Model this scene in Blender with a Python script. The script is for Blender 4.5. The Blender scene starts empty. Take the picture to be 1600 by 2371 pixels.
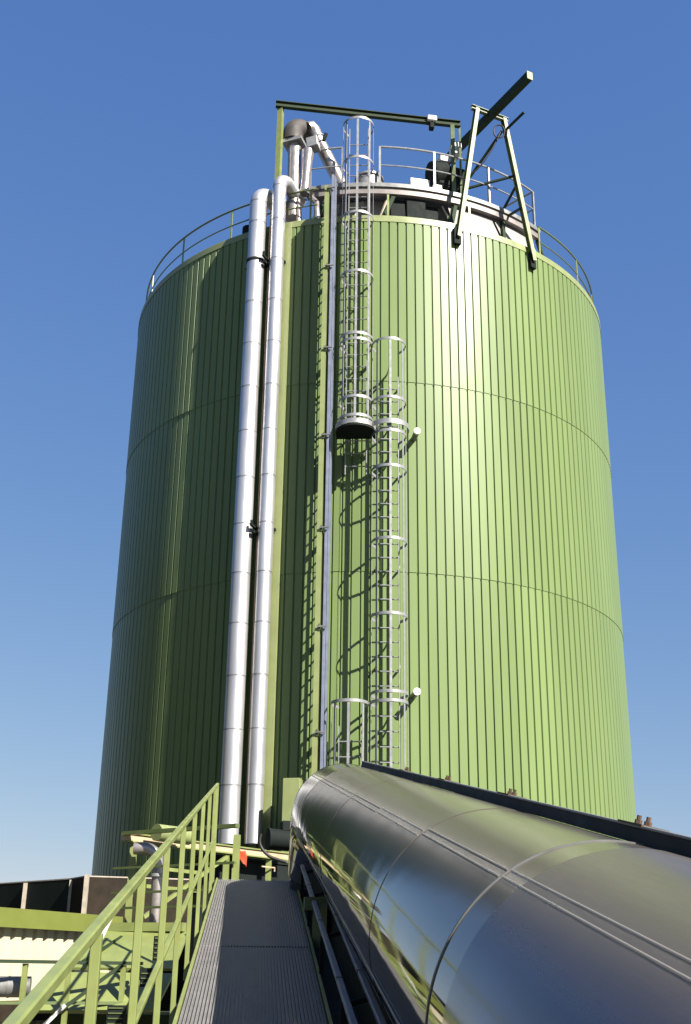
import bpy, math, random
from mathutils import Vector, Matrix
from math import sin, cos, radians as R_, pi, atan2, degrees, sqrt
random.seed(7)
scene = bpy.context.scene
COL = scene.collection

# ------------------------------------------------------------------ camera
EYE = 5.0
PITCH, ROLL = 0.3713, 0.0106
cam_d = bpy.data.cameras.new('camera')
cam_d.sensor_fit = 'HORIZONTAL'
cam_d.sensor_width = 36.0
cam_d.lens = 2697.55 / 1600 * 36
cam_d.shift_x = (800 - 819.1) / 1600
cam_d.shift_y = (1202.9 - 1185.5) / 1600
cam_d.clip_start = 0.05
cam_d.clip_end = 20000
cam = bpy.data.objects.new('camera', cam_d)
COL.objects.link(cam)
fw = Vector((0, cos(PITCH), sin(PITCH)))
up0 = Vector((0, -sin(PITCH), cos(PITCH)))
rt0 = Vector((1, 0, 0))
rt = rt0 * cos(ROLL) + up0 * sin(ROLL)
up = -rt0 * sin(ROLL) + up0 * cos(ROLL)
cam.matrix_world = Matrix(((rt.x, up.x, -fw.x, 0), (rt.y, up.y, -fw.y, 0), (rt.z, up.z, -fw.z, EYE), (0, 0, 0, 1)))
scene.camera = cam

# ------------------------------------------------------------------ sky and sun
SUN_AZ, SUN_EL = 43.0, 38.0          # azimuth measured from the direction tank -> camera, to the right
sd = Vector((sin(R_(SUN_AZ)) * cos(R_(SUN_EL)), -cos(R_(SUN_AZ)) * cos(R_(SUN_EL)), sin(R_(SUN_EL))))
world = bpy.data.worlds.new('World')
scene.world = world
world.use_nodes = True
nt = world.node_tree
nt.nodes.clear()
wo = nt.nodes.new('ShaderNodeOutputWorld')
bg = nt.nodes.new('ShaderNodeBackground')
sky = nt.nodes.new('ShaderNodeTexSky')
sky.sky_type = 'NISHITA'
sky.sun_disc = False
sky.sun_elevation = R_(SUN_EL)
sky.sun_rotation = atan2(sd.x, sd.y)
sky.altitude = 100
sky.air_density = 1.0
sky.dust_density = 0.35
sky.ozone_density = 1.4
bg.inputs['Strength'].default_value = 0.055
# grade of the sky colour, one gentle power curve per channel (flatter, bluer gradient, as on the print)
sep = nt.nodes.new('ShaderNodeSeparateColor'); com = nt.nodes.new('ShaderNodeCombineColor')
nt.links.new(sky.outputs[0], sep.inputs[0])
for k_, (g_, m_) in enumerate(((0.86, 0.675), (0.65, 1.027), (0.325, 2.30))):
    pw = nt.nodes.new('ShaderNodeMath'); pw.operation = 'POWER'; pw.inputs[1].default_value = g_
    ml = nt.nodes.new('ShaderNodeMath'); ml.operation = 'MULTIPLY'; ml.inputs[1].default_value = m_
    nt.links.new(sep.outputs[k_], pw.inputs[0]); nt.links.new(pw.outputs[0], ml.inputs[0]); nt.links.new(ml.outputs[0], com.inputs[k_])
nt.links.new(com.outputs[0], bg.inputs[0])
nt.links.new(bg.outputs[0], wo.inputs[0])
sun_d = bpy.data.lights.new('sun', 'SUN')
sun_d.energy = 5.0
sun_d.angle = R_(0.5)
sun_d.color = (1.0, 0.95, 0.86)
sun = bpy.data.objects.new('sun', sun_d)
COL.objects.link(sun)
sun.rotation_euler = (-sd).to_track_quat('-Z', 'Y').to_euler()
scene.view_settings.view_transform = 'Standard'
scene.view_settings.look = 'None'
scene.view_settings.gamma = 1
scene.view_settings.exposure = 1.6
scene.render.engine = 'CYCLES'
scene.cycles.max_bounces = 6


# ------------------------------------------------------------------ helpers
def empty(name, loc=(0, 0, 0), mat=None):
    o = bpy.data.objects.new(name, None)
    COL.objects.link(o)
    o.empty_display_size = 0.2
    o.matrix_world = mat if mat is not None else Matrix.Translation(Vector(loc))
    return o


def tag(o, label=None, cat=None, group=None, kind=None):
    if label: o['label'] = label
    if cat: o['category'] = cat
    if group: o['group'] = group
    if kind: o['kind'] = kind
    return o


class MB:
    """collects shapes (world coordinates, or local ones of a rotated root) into ONE mesh"""

    def __init__(self):
        self.v, self.f = [], []

    def add(self, vs, fs):
        n = len(self.v)
        self.v += [Vector(v) for v in vs]
        self.f += [tuple(i + n for i in f) for f in fs]
        return self

    def box(self, lo, hi):
        x0, y0, z0 = lo; x1, y1, z1 = hi
        return self.add([(x0, y0, z0), (x1, y0, z0), (x1, y1, z0), (x0, y1, z0), (x0, y0, z1), (x1, y0, z1), (x1, y1, z1), (x0, y1, z1)],
                        [(0, 3, 2, 1), (4, 5, 6, 7), (0, 1, 5, 4), (1, 2, 6, 5), (2, 3, 7, 6), (3, 0, 4, 7)])

    def beam(self, p, q, w, h, upv=(0, 0, 1), cham=0.0):
        p, q = Vector(p), Vector(q)
        d = (q - p).normalized()
        u = Vector(upv)
        s = d.cross(u)
        if s.length < 1e-4:
            s = d.cross(Vector((1, 0, 0)))
        s.normalize(); u = s.cross(d).normalized()
        w2, h2 = w / 2, h / 2
        c = cham if cham else 0
        if c:
            pr = [(-w2 + c, -h2), (w2 - c, -h2), (w2, -h2 + c), (w2, h2 - c), (w2 - c, h2), (-w2 + c, h2), (-w2, h2 - c), (-w2, -h2 + c)]
        else:
            pr = [(-w2, -h2), (w2, -h2), (w2, h2), (-w2, h2)]
        n = len(pr)
        vs = [p + s * a + u * b for a, b in pr] + [q + s * a + u * b for a, b in pr]
        fs = [(i, (i + 1) % n, n + (i + 1) % n, n + i) for i in range(n)] + [tuple(range(n))[::-1], tuple(range(n, 2 * n))]
        return self.add(vs, fs)

    def ibeam(self, p, q, w, h, t=0.012, upv=(0, 0, 1)):
        p, q = Vector(p), Vector(q)
        d = (q - p).normalized(); u = Vector(upv); s = d.cross(u).normalized(); u = s.cross(d).normalized()
        a, b = w / 2, h / 2
        pr = [(-a, -b), (a, -b), (a, -b + t), (t / 2, -b + t), (t / 2, b - t), (a, b - t), (a, b), (-a, b), (-a, b - t), (-t / 2, b - t), (-t / 2, -b + t), (-a, -b + t)]
        n = 12
        vs = [p + s * x + u * y for x, y in pr] + [q + s * x + u * y for x, y in pr]
        fs = [(i, (i + 1) % n, n + (i + 1) % n, n + i) for i in range(n)]
        for o in (0, n):
            fs += [(o + 0, o + 1, o + 2, o + 3, o + 10, o + 11), (o + 3, o + 4, o + 9, o + 10), (o + 4, o + 5, o + 6, o + 7, o + 8, o + 9)]
        return self.add(vs, fs)

    def tube(self, pts, r, n=10, caps=True):
        pts = [Vector(p) for p in pts]
        rs = r if isinstance(r, (list, tuple)) else [r] * len(pts)
        rings = []
        prev = None
        for i, p in enumerate(pts):
            if i == 0: d = pts[1] - p
            elif i == len(pts) - 1: d = p - pts[i - 1]
            else: d = (pts[i + 1] - p).normalized() + (p - pts[i - 1]).normalized()
            d.normalize()
            if prev is None:
                a = d.cross(Vector((0, 0, 1)))
                if a.length < 0.05: a = d.cross(Vector((1, 0, 0)))
            else:
                a = prev - d * prev.dot(d)
            a.normalize(); prev = a
            b = d.cross(a)
            rings.append([p + (a * cos(2 * pi * k / n) + b * sin(2 * pi * k / n)) * rs[i] for k in range(n)])
        vs = [v for rg in rings for v in rg]
        fs = []
        for i in range(len(pts) - 1):
            for k in range(n):
                fs.append((i * n + k, i * n + (k + 1) % n, (i + 1) * n + (k + 1) % n, (i + 1) * n + k))
        if caps:
            fs.append(tuple(range(n))[::-1]); fs.append(tuple(range((len(pts) - 1) * n, len(pts) * n)))
        return self.add(vs, fs)

    def strip(self, rows):
        """rows of equal length; quads between neighbours"""
        n = len(rows[0])
        vs = [v for r in rows for v in r]
        fs = [(i * n + k, i * n + k + 1, (i + 1) * n + k + 1, (i + 1) * n + k) for i in range(len(rows) - 1) for k in range(n - 1)]
        return self.add(vs, fs)

    def sweep(self, pts, prof, closed=False):
        """pts: list of (origin, a, b) frames; prof: closed profile in a,b"""
        n = len(prof)
        vs = [Vector(o) + Vector(a) * x + Vector(b) * y for o, a, b in pts for x, y in prof]
        m = len(pts)
        fs = []
        for i in range(m if closed else m - 1):
            j = (i + 1) % m
            for k in range(n):
                fs.append((i * n + k, i * n + (k + 1) % n, j * n + (k + 1) % n, j * n + k))
        if not closed:
            fs.append(tuple(range(n))[::-1]); fs.append(tuple(range((m - 1) * n, m * n)))
        return self.add(vs, fs)

    def build(self, name, mat, parent=None, local=False, smooth=None, bevel=0.0):
        vs = self.v
        if parent is not None and not local:
            inv = parent.matrix_world.inverted() if parent.parent is None else (parent.parent.matrix_world @ parent.matrix_basis).inverted()
            vs = [inv @ v for v in vs]
        me = bpy.data.meshes.new(name)
        me.from_pydata([tuple(v) for v in vs], [], self.f)
        me.validate()
        import bmesh
        bm = bmesh.new(); bm.from_mesh(me)
        bmesh.ops.recalc_face_normals(bm, faces=bm.faces)
        if bevel:
            es = [e for e in bm.edges if len(e.link_faces) == 2 and e.calc_face_angle(0) > 0.6]
            bmesh.ops.bevel(bm, geom=es, offset=bevel, segments=1, affect='EDGES')
        bm.to_mesh(me); bm.free()
        if smooth is not None:
            for p in me.polygons: p.use_smooth = True
            me.set_sharp_from_angle(angle=R_(smooth))
        me.materials.append(mat)
        o = bpy.data.objects.new(name, me)
        COL.objects.link(o)
        if parent is not None:
            o.parent = parent
        return o


def copy_part(o, parent=None):
    c = o.copy(); COL.objects.link(c); c.parent = parent if parent is not None else o.parent
    return c


def offset(o, v):
    o.location = Vector(o.location) + Vector(v)
    return o


# ------------------------------------------------------------------ materials
def mat(name, col, rough=0.5, metal=0.0, var=0.12, scale=3.0, stretch=(1, 1, 1), bump=0.0, bscale=40, dirt=None, dirt_amt=0.0, dscale=2.0, dstretch=(1, 1, 1), spec=0.5, rvar=0.1, coat=0.0):
    m = bpy.data.materials.new(name); m.use_nodes = True
    t = m.node_tree; N = t.nodes; L = t.links
    b = N['Principled BSDF']
    tc = N.new('ShaderNodeTexCoord')
    mp = N.new('ShaderNodeMapping'); mp.inputs['Scale'].default_value = stretch
    L.new(tc.outputs['Object'], mp.inputs[0])
    nz = N.new('ShaderNodeTexNoise'); nz.inputs['Scale'].default_value = scale; nz.inputs['Detail'].default_value = 6; nz.inputs['Roughness'].default_value = 0.6
    L.new(mp.outputs[0], nz.inputs['Vector'])
    mr = N.new('ShaderNodeMapRange'); mr.inputs[1].default_value = 0.3; mr.inputs[2].default_value = 0.7
    mr.inputs[3].default_value = 1 - var; mr.inputs[4].default_value = 1 + var
    L.new(nz.outputs['Fac'], mr.inputs[0])
    vm = N.new('ShaderNodeVectorMath'); vm.operation = 'SCALE'
    vm.inputs[0].default_value = col[:3]
    L.new(mr.outputs[0], vm.inputs['Scale'])
    out = vm.outputs[0]
    if dirt:
        mp2 = N.new('ShaderNodeMapping'); mp2.inputs['Scale'].default_value = dstretch
        L.new(tc.outputs['Object'], mp2.inputs[0])
        n2 = N.new('ShaderNodeTexNoise'); n2.inputs['Scale'].default_value = dscale; n2.inputs['Detail'].default_value = 8; n2.inputs['Roughness'].default_value = 0.7
        L.new(mp2.outputs[0], n2.inputs['Vector'])
        r2 = N.new('ShaderNodeMapRange'); r2.inputs[1].default_value = 0.52; r2.inputs[2].default_value = 0.75; r2.inputs[4].default_value = dirt_amt
        L.new(n2.outputs['Fac'], r2.inputs[0])
        mx = N.new('ShaderNodeMix'); mx.data_type = 'RGBA'
        L.new(r2.outputs[0], mx.inputs['Factor']); L.new(out, mx.inputs['A']); mx.inputs['B'].default_value = (*dirt, 1)
        out = mx.outputs['Result']
    L.new(out, b.inputs['Base Color'])
    r3 = N.new('ShaderNodeMapRange'); r3.inputs[1].default_value = 0.3; r3.inputs[2].default_value = 0.7
    r3.inputs[3].default_value = max(0.02, rough - rvar); r3.inputs[4].default_value = min(1, rough + rvar)
    L.new(nz.outputs['Fac'], r3.inputs[0]); L.new(r3.outputs[0], b.inputs['Roughness'])
    b.inputs['Metallic'].default_value = metal
    b.inputs['Specular IOR Level'].default_value = spec
    b.inputs['Coat Weight'].default_value = coat
    if bump:
        n4 = N.new('ShaderNodeTexNoise'); n4.inputs['Scale'].default_value = bscale; n4.inputs['Detail'].default_value = 4
        L.new(mp.outputs[0], n4.inputs['Vector'])
        bp = N.new('ShaderNodeBump'); bp.inputs['Strength'].default_value = bump; bp.inputs['Distance'].default_value = 0.01
        L.new(n4.outputs['Fac'], bp.inputs['Height']); L.new(bp.outputs[0], b.inputs['Normal'])
    return m


M = {}
M['tank'] = mat('tank green cladding', (0.120, 0.166, 0.062), 0.38, spec=0.21, var=0.07, scale=0.8, stretch=(1, 1, 0.15), dirt=(0.10, 0.125, 0.06), dirt_amt=0.35, dscale=2.2, dstretch=(1, 1, 0.06), rvar=0.06)
M['trim'] = mat('light green trim', (0.175, 0.20, 0.08), 0.4, var=0.08)
M['green'] = mat('green painted steel', (0.150, 0.176, 0.055), 0.42, var=0.12, scale=5, dirt=(0.16, 0.10, 0.035), dirt_amt=0.35, dscale=9)
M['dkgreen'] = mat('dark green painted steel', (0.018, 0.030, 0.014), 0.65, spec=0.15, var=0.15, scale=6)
M['midgreen'] = mat('frame green steel', (0.07, 0.095, 0.03), 0.42, var=0.12, scale=5, dirt=(0.10, 0.08, 0.04), dirt_amt=0.3, dscale=8)
M['alu'] = mat('aluminium pipe cladding', (0.48, 0.475, 0.485), 0.42, metal=0.75, var=0.07, scale=4, stretch=(1, 1, 0.2), rvar=0.08, bump=0.08, bscale=6, dirt=(0.30, 0.29, 0.28), dirt_amt=0.45, dscale=5, dstretch=(1, 1, 0.12))
M['galv'] = mat('galvanised steel', (0.22, 0.22, 0.22), 0.45, metal=0.35, var=0.12, scale=9, rvar=0.1)
M['galvdark'] = mat('weathered steel', (0.15, 0.15, 0.145), 0.5, metal=0.4, var=0.2, scale=7)
M['roofmetal'] = mat('pale roof sheet', (0.24, 0.228, 0.22), 0.5, metal=0.15, var=0.1, scale=2, dirt=(0.3, 0.27, 0.24), dirt_amt=0.5, dscale=3)
M['fascia'] = mat('weathered fascia metal', (0.17, 0.15, 0.14), 0.5, metal=0.2, var=0.2, scale=3, dirt=(0.09, 0.075, 0.065), dirt_amt=0.6, dscale=4)
M['railsteel'] = mat('dark angle steel', (0.018, 0.022, 0.022), 0.65, spec=0.15, var=0.25, scale=5)
M['hood'] = mat('dull dark duct metal', (0.04, 0.034, 0.03), 0.7, metal=0.1, var=0.25, scale=5)
M['black'] = mat('dark machinery paint', (0.008, 0.011, 0.01), 0.8, spec=0.15, var=0.2, scale=6)
M['white'] = mat('white enclosure', (0.60, 0.58, 0.54), 0.45, var=0.05)
M['bluegrey'] = mat('blue grey conduit', (0.15, 0.165, 0.22), 0.45, metal=0.2, var=0.12, scale=5)
M['cream'] = mat('cream sheet cladding', (0.40, 0.36, 0.25), 0.5, var=0.05, scale=2)
M['olive'] = mat('yellow green fascia', (0.105, 0.12, 0.022), 0.45, var=0.05, scale=3)
M['screen'] = mat('dark green screen sheet', (0.006, 0.011, 0.009), 0.6, spec=0.2, var=0.25, scale=4, stretch=(1, 1, 0.3))
M['screenbrown'] = mat('brown weathered screen', (0.020, 0.015, 0.010), 0.7, spec=0.1, var=0.35, scale=5)
M['postbeige'] = mat('beige screen post', (0.28, 0.24, 0.19), 0.6, var=0.15, scale=10)
M['rustbeam'] = mat('rust stained beam', (0.34, 0.25, 0.16), 0.6, var=0.15, scale=6, dirt=(0.26, 0.11, 0.03), dirt_amt=0.7, dscale=5)
M['rust'] = mat('rusty bolt', (0.07, 0.042, 0.022), 0.7, var=0.4, scale=30)
M['orange'] = mat('orange sheet', (0.27, 0.036, 0.005), 0.6, var=0.1)
M['grating'] = mat('galvanised grating', (0.145, 0.14, 0.135), 0.6, metal=0.1, var=0.22, scale=6, dirt=(0.085, 0.055, 0.035), dirt_amt=0.75, dscale=16)
M['concrete'] = mat('concrete yard', (0.05, 0.05, 0.045), 0.85, var=0.2, scale=0.4, bump=0.2, bscale=8)
M['hill'] = mat('wooded hill', (0.03, 0.045, 0.035), 0.9, var=0.3, scale=0.02)
M['blocker'] = mat('dark green hall sheet', (0.016, 0.022, 0.016), 0.6, var=0.2, scale=1)
M['rubber'] = mat('black rubber', (0.01, 0.01, 0.011), 0.6)
M['pinkmetal'] = mat('stainless duct', (0.34, 0.30, 0.28), 0.35, metal=0.7, var=0.1, scale=6, bump=0.05, bscale=10)


def steel(name, base, rough, streak=0.12, metal=1.0, dust=(0.14, 0.122, 0.104), drough=0.15, dmetal=0.6):
    """brushed stainless sheet: fine grain and faint long streaks, local Y is the axis"""
    m = bpy.data.materials.new(name); m.use_nodes = True
    t = m.node_tree; N = t.nodes; L = t.links; b = N['Principled BSDF']
    tc = N.new('ShaderNodeTexCoord')

    def noise(scale, detail, stretch=None):
        n = N.new('ShaderNodeTexNoise'); n.inputs['Scale'].default_value = scale; n.inputs['Detail'].default_value = detail; n.inputs['Roughness'].default_value = 0.65
        if stretch:
            mp = N.new('ShaderNodeMapping'); mp.inputs['Scale'].default_value = stretch
            L.new(tc.outputs['Object'], mp.inputs[0]); L.new(mp.outputs[0], n.inputs['Vector'])
        else:
            L.new(tc.outputs['Object'], n.inputs['Vector'])
        return n
    grain = noise(130, 3); streaks = noise(9, 5, (6, 0.35, 6)); cloud = noise(1.4, 5)
    ad = N.new('ShaderNodeMath'); ad.operation = 'ADD'; L.new(streaks.outputs['Fac'], ad.inputs[0]); L.new(cloud.outputs['Fac'], ad.inputs[1])
    ad2 = N.new('ShaderNodeMath'); ad2.operation = 'ADD'; L.new(ad.outputs[0], ad2.inputs[0]); L.new(grain.outputs['Fac'], ad2.inputs[1])
    mr = N.new('ShaderNodeMapRange'); mr.inputs[1].default_value = 0.25; mr.inputs[2].default_value = 0.75
    mr.inputs[3].default_value = 1 - streak; mr.inputs[4].default_value = 1 + streak
    mxg = N.new('ShaderNodeMix'); mxg.inputs['Factor'].default_value = 0.62; L.new(ad.outputs[0], mxg.inputs['A']); L.new(grain.outputs['Fac'], mxg.inputs['B'])
    sb_ = N.new('ShaderNodeMath'); sb_.operation = 'SUBTRACT'; sb_.inputs[1].default_value = 0.19; L.new(mxg.outputs['Result'], sb_.inputs[0]); L.new(sb_.outputs[0], mr.inputs[0])
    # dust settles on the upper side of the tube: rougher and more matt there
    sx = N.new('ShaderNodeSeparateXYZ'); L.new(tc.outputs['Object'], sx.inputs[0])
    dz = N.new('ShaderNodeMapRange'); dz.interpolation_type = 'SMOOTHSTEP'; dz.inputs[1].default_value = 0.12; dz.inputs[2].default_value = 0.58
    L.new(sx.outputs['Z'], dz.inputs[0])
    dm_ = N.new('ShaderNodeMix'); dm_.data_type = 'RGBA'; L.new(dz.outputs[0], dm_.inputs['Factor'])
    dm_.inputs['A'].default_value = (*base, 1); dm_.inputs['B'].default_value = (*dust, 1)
    vm = N.new('ShaderNodeVectorMath'); vm.operation = 'SCALE'; L.new(dm_.outputs['Result'], vm.inputs[0])
    L.new(mr.outputs[0], vm.inputs['Scale']); L.new(vm.outputs[0], b.inputs['Base Color'])
    r3 = N.new('ShaderNodeMapRange'); r3.inputs[1].default_value = 0.7; r3.inputs[2].default_value = 1.3
    r3.inputs[3].default_value = rough * 0.7; r3.inputs[4].default_value = rough * 1.35
    L.new(ad.outputs[0], r3.inputs[0])
    ra = N.new('ShaderNodeMath'); ra.operation = 'MULTIPLY_ADD'; L.new(dz.outputs[0], ra.inputs[0]); ra.inputs[1].default_value = drough; L.new(r3.outputs[0], ra.inputs[2])
    L.new(ra.outputs[0], b.inputs['Roughness'])
    me_ = N.new('ShaderNodeMapRange'); me_.inputs[3].default_value = metal; me_.inputs[4].default_value = metal * dmetal
    L.new(dz.outputs[0], me_.inputs[0]); L.new(me_.outputs[0], b.inputs['Metallic'])
    wob = noise(1.8, 1)
    bp = N.new('ShaderNodeBump'); bp.inputs['Strength'].default_value = 0.09; bp.inputs['Distance'].default_value = 0.02
    L.new(wob.outputs['Fac'], bp.inputs['Height']); L.new(bp.outputs[0], b.inputs['Normal'])
    return m


M['steel'] = steel('brushed stainless sheet', (0.16, 0.147, 0.14), 0.045, 0.20, 0.85)
M['steelskytint'] = steel('dull sky tinted stainless sheet', (0.075, 0.075, 0.15), 0.13, 0.20, 0.8, drough=0.22, dust=(0.115, 0.10, 0.085))  # blue base on the lower side puts the sky's reflection into the colour
M['steelseam'] = steel('polished seam strip', (0.45, 0.38, 0.34), 0.30, 0.05, 0.7, dust=(0.45, 0.38, 0.34), drough=0.0, dmetal=1.0)
M['steelbright'] = steel('polished elbow sheet', (0.55, 0.52, 0.49), 0.07, 0.05, 1.0, dust=(0.42, 0.39, 0.36), drough=0.03, dmetal=0.95)

# cladding sheets differ a little in tone: one random value per sheet (five ribs wide)
t_ = M['tank'].node_tree; N_ = t_.nodes; L_ = t_.links; b_ = N_['Principled BSDF']
src = b_.inputs['Base Color'].links[0].from_socket
tc_ = N_.new('ShaderNodeTexCoord'); sx_ = N_.new('ShaderNodeSeparateXYZ'); L_.new(tc_.outputs['Object'], sx_.inputs[0])
at_ = N_.new('ShaderNodeMath'); at_.operation = 'ARCTAN2'; L_.new(sx_.outputs['Y'], at_.inputs[0]); L_.new(sx_.outputs['X'], at_.inputs[1])
mu_ = N_.new('ShaderNodeMath'); mu_.operation = 'MULTIPLY'; mu_.inputs[1].default_value = 204 / 5 / (2 * pi); L_.new(at_.outputs[0], mu_.inputs[0])
fl_ = N_.new('ShaderNodeMath'); fl_.operation = 'FLOOR'; L_.new(mu_.outputs[0], fl_.inputs[0])
zf_ = N_.new('ShaderNodeMath'); zf_.operation = 'GREATER_THAN'; zf_.inputs[1].default_value = 12.79; L_.new(sx_.outputs['Z'], zf_.inputs[0])
zg_ = N_.new('ShaderNodeMath'); zg_.operation = 'GREATER_THAN'; zg_.inputs[1].default_value = 17.23; L_.new(sx_.outputs['Z'], zg_.inputs[0])
cb_ = N_.new('ShaderNodeCombineXYZ'); L_.new(fl_.outputs[0], cb_.inputs[0]); L_.new(zf_.outputs[0], cb_.inputs[1]); L_.new(zg_.outputs[0], cb_.inputs[2])
wn_ = N_.new('ShaderNodeTexWhiteNoise'); wn_.noise_dimensions = '3D'; L_.new(cb_.outputs[0], wn_.inputs['Vector'])
rm_ = N_.new('ShaderNodeMapRange'); rm_.inputs[3].default_value = 0.93; rm_.inputs[4].default_value = 1.06; L_.new(wn_.outputs['Value'], rm_.inputs[0])
sc_ = N_.new('ShaderNodeVectorMath'); sc_.operation = 'SCALE'; L_.new(src, sc_.inputs[0]); L_.new(rm_.outputs[0], sc_.inputs['Scale']); L_.new(sc_.outputs[0], b_.inputs['Base Color'])

# ------------------------------------------------------------------ ground and hills
g = MB(); g.add([(-6000, -6000, 0), (6000, -6000, 0), (6000, 6000, 0), (-6000, 6000, 0)], [(0, 1, 2, 3)])
tag(g.build('ground', M['concrete']), 'dark asphalt yard around the tank', 'ground', kind='structure')
hl = MB(); rows = []
for j in range(8):
    row = []
    for i in range(60):
        x = 250 + i * 45; y = 1500 + j * 170
        e = sin(pi * j / 7) * 260 * (0.75 + 0.25 * sin(i * 0.31) + 0.12 * sin(i * 0.83 + j)) * min(1, i / 14)
        row.append((x, y, e - 1))
    rows.append(row)
hl.strip(rows)
tag(hl.build('hills', M['hill'], smooth=60), 'dark wooded hill on the far horizon', 'hill', kind='structure')

# ------------------------------------------------------------------ tank
D_ = 4.5251 * 6.5
CX, CY = D_ * sin(0.0129), D_ * cos(0.0129)
RT = 6.5
ZRIM = 21.58


def P(az, r, z):
    a = R_(az)
    return Vector((CX + r * sin(a), CY - r * cos(a), z))


def RAD(az):
    a = R_(az); return Vector((sin(a), -cos(a), 0))


def TAN(az):
    a = R_(az); return Vector((cos(a), sin(a), 0))


ZV = Vector((0, 0, 1))
tank = empty('storage_tank', (CX, CY, 0))
tag(tank, 'huge cylindrical green ribbed metal tank filling the middle of the view', 'tank')
NR = 204
prof = [(0.0, 0.0), (0.73, 0.0), (0.81, -0.036), (0.90, -0.036), (0.965, 0.0)]
angs = []
for i in range(NR):
    for f, o in prof:
        angs.append(((i + f) * 360.0 / NR, o))
wall = MB()
courses = [(0.0, 12.80, -0.010), (12.78, 17.24, 0.002), (17.22, ZRIM - 0.05, 0.014)]
for z0, z1, dr in courses:
    rows = []
    for z in (z0, z1):
        rows.append([P(a, RT + o + dr - 0.004, z) for a, o in angs] + [P(angs[0][0], RT + angs[0][1] + dr - 0.004, z)])
    wall.strip(rows)
    # small lap lip below each upper course
    if z0 > 0:
        wall.strip([[P(a, RT + o + dr - 0.004, z0) for a, o in angs], [P(a, RT + o + dr - 0.015, z0) for a, o in angs]])
wall.build('wall_cladding', M['tank'], tank)


def ring_frames(r, z, a0, a1, n):
    return [(P(a0 + (a1 - a0) * i / n, r, z), RAD(a0 + (a1 - a0) * i / n), ZV) for i in range(n + 1)]


def ring_closed(r, z, n):
    return [(P(360 * i / n, r, z), RAD(360 * i / n), ZV) for i in range(n)]


rb = MB(); rb.sweep(ring_closed(RT, ZRIM, 240), [(-0.10, -0.16), (0.022, -0.16), (0.022, 0.0), (0.012, 0.012), (-0.10, 0.012)], closed=True)
rb.build('rim_band', M['trim'], tank, smooth=30)
rf = MB()
rf.strip([[P(360 * i / 120, RT - 0.09, ZRIM) for i in range(121)], [P(360 * i / 120, 3.0, ZRIM + 0.35) for i in range(121)], [P(360 * i / 120, 0.05, ZRIM + 0.6) for i in range(121)]])
rf.build('roof', M['roofmetal'], tank, smooth=40)
# vertical cover strips on the wall
for az, w, z0, z1, mm in ((-17.85, 0.17, 0, ZRIM - 0.17, 'trim'),):
    st = MB(); c0 = P(az, RT + 0.035, z0); c1 = P(az, RT + 0.035, z1)
    st.beam(c0, c1, w, 0.07, RAD(az))
    st.build('cover_strip', M[mm], tank)
# square plate on the wall beside the conveyor
jb = MB(); jb.sweep([(P(a, 6.5, 6.6), RAD(a), ZV) for a in (-13.3, -12.0, -10.7)], [(-0.06, 0), (0.75, 0), (0.75, 1.83), (-0.06, 1.83)])
tag(jb.build('wall_box', M['trim'], bevel=0.006), 'pale green box on the tank wall, half hidden by the tube end', 'box')

# ------------------------------------------------------------------ rim railing
rr = empty('rim_railing', (CX, CY, ZRIM))
tag(rr, 'thin green guard railing running round the rim of the tank roof', 'railing')
for A0, A1 in ((-150, -12), (41, 150)):
    t = MB(); t.tube([P(a, 6.36, ZRIM + 0.95) for a in range(A0, A1 + 1, 2)], 0.024, 8)
    t.build('top_rail', M['midgreen'], rr, smooth=40)
    t = MB(); t.tube([P(a, 6.36, ZRIM + 0.5) for a in range(A0, A1 + 1, 2)], 0.017, 8)
    t.build('mid_rail', M['midgreen'], rr, smooth=40)
for a in (-139, -121, -103, -85, -67, -49, -33, -13.5, 3.2, 21.5, 41.2, 58, 74, 90, 106, 122, 140):
    t = MB(); t.beam(P(a, 6.36, ZRIM + 0.02), P(a, 6.36, ZRIM + (0.72 if 0 < a < 30 else 0.95)), 0.05, 0.02, RAD(a))
    t.build('post', M['green'], rr)

# ------------------------------------------------------------------ roof platform
pf = empty('roof_platform', (CX, CY, ZRIM))
tag(pf, 'raised curved metal service platform with pale fascia on top of the tank', 'platform')
ZD = 22.93
t = MB(); t.sweep(ring_frames(6.0, 22.6, -15.5, 46, 60), [(-0.12, 0), (0.0, 0), (0.0, 0.17), (-0.12, 0.17)])
t.build('fascia', M['fascia'], pf, smooth=30)
t = MB(); t.sweep(ring_frames(6.0, 22.772, -15.5, 46, 60), [(-0.12, 0), (0.045, 0), (0.045, 0.11), (-0.12, 0.11)])
t.build('edge_angle', M['galvdark'], pf, smooth=30)
t = MB(); t.sweep(ring_frames(4.9, 22.78, -15.5, 46, 40), [(-1.2, 0), (0.96, 0), (0.96, 0.1), (-1.2, 0.1)])
t.build('deck', M['galvdark'], pf)
t = MB(); t.strip([[P(a, 5.62, ZRIM + 0.02) for a in range(-15, 63, 2)], [P(a, 5.55, 22.7) for a in range(-15, 63, 2)]])
t.build('drum_wall', M['roofmetal'], pf, smooth=40)
for a0, a1 in ((18, 31), (31, 44)):
    t = MB(); n = 8
    rows = [[P(a0 + 0.4 + (a1 - a0 - 0.8) * i / n, r, z) for i in range(n + 1)] for r, z in ((6.25, ZRIM + 0.05), (5.85, 22.57))]
    t.strip(rows); t.strip([[v - Vector((0, 0, 0.03)) for v in r] for r in rows])
    t.build('sloped_sheet', M['roofmetal'], pf)
for a in (17.2, 30.6, 43.5, -13.5, 2.0):
    t = MB(); t.beam(P(a, 6.3, ZRIM), P(a + 3.0, 5.9, 22.6), 0.09, 0.09, RAD(a)); t.build('brace', M['dkgreen'], pf)
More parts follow.
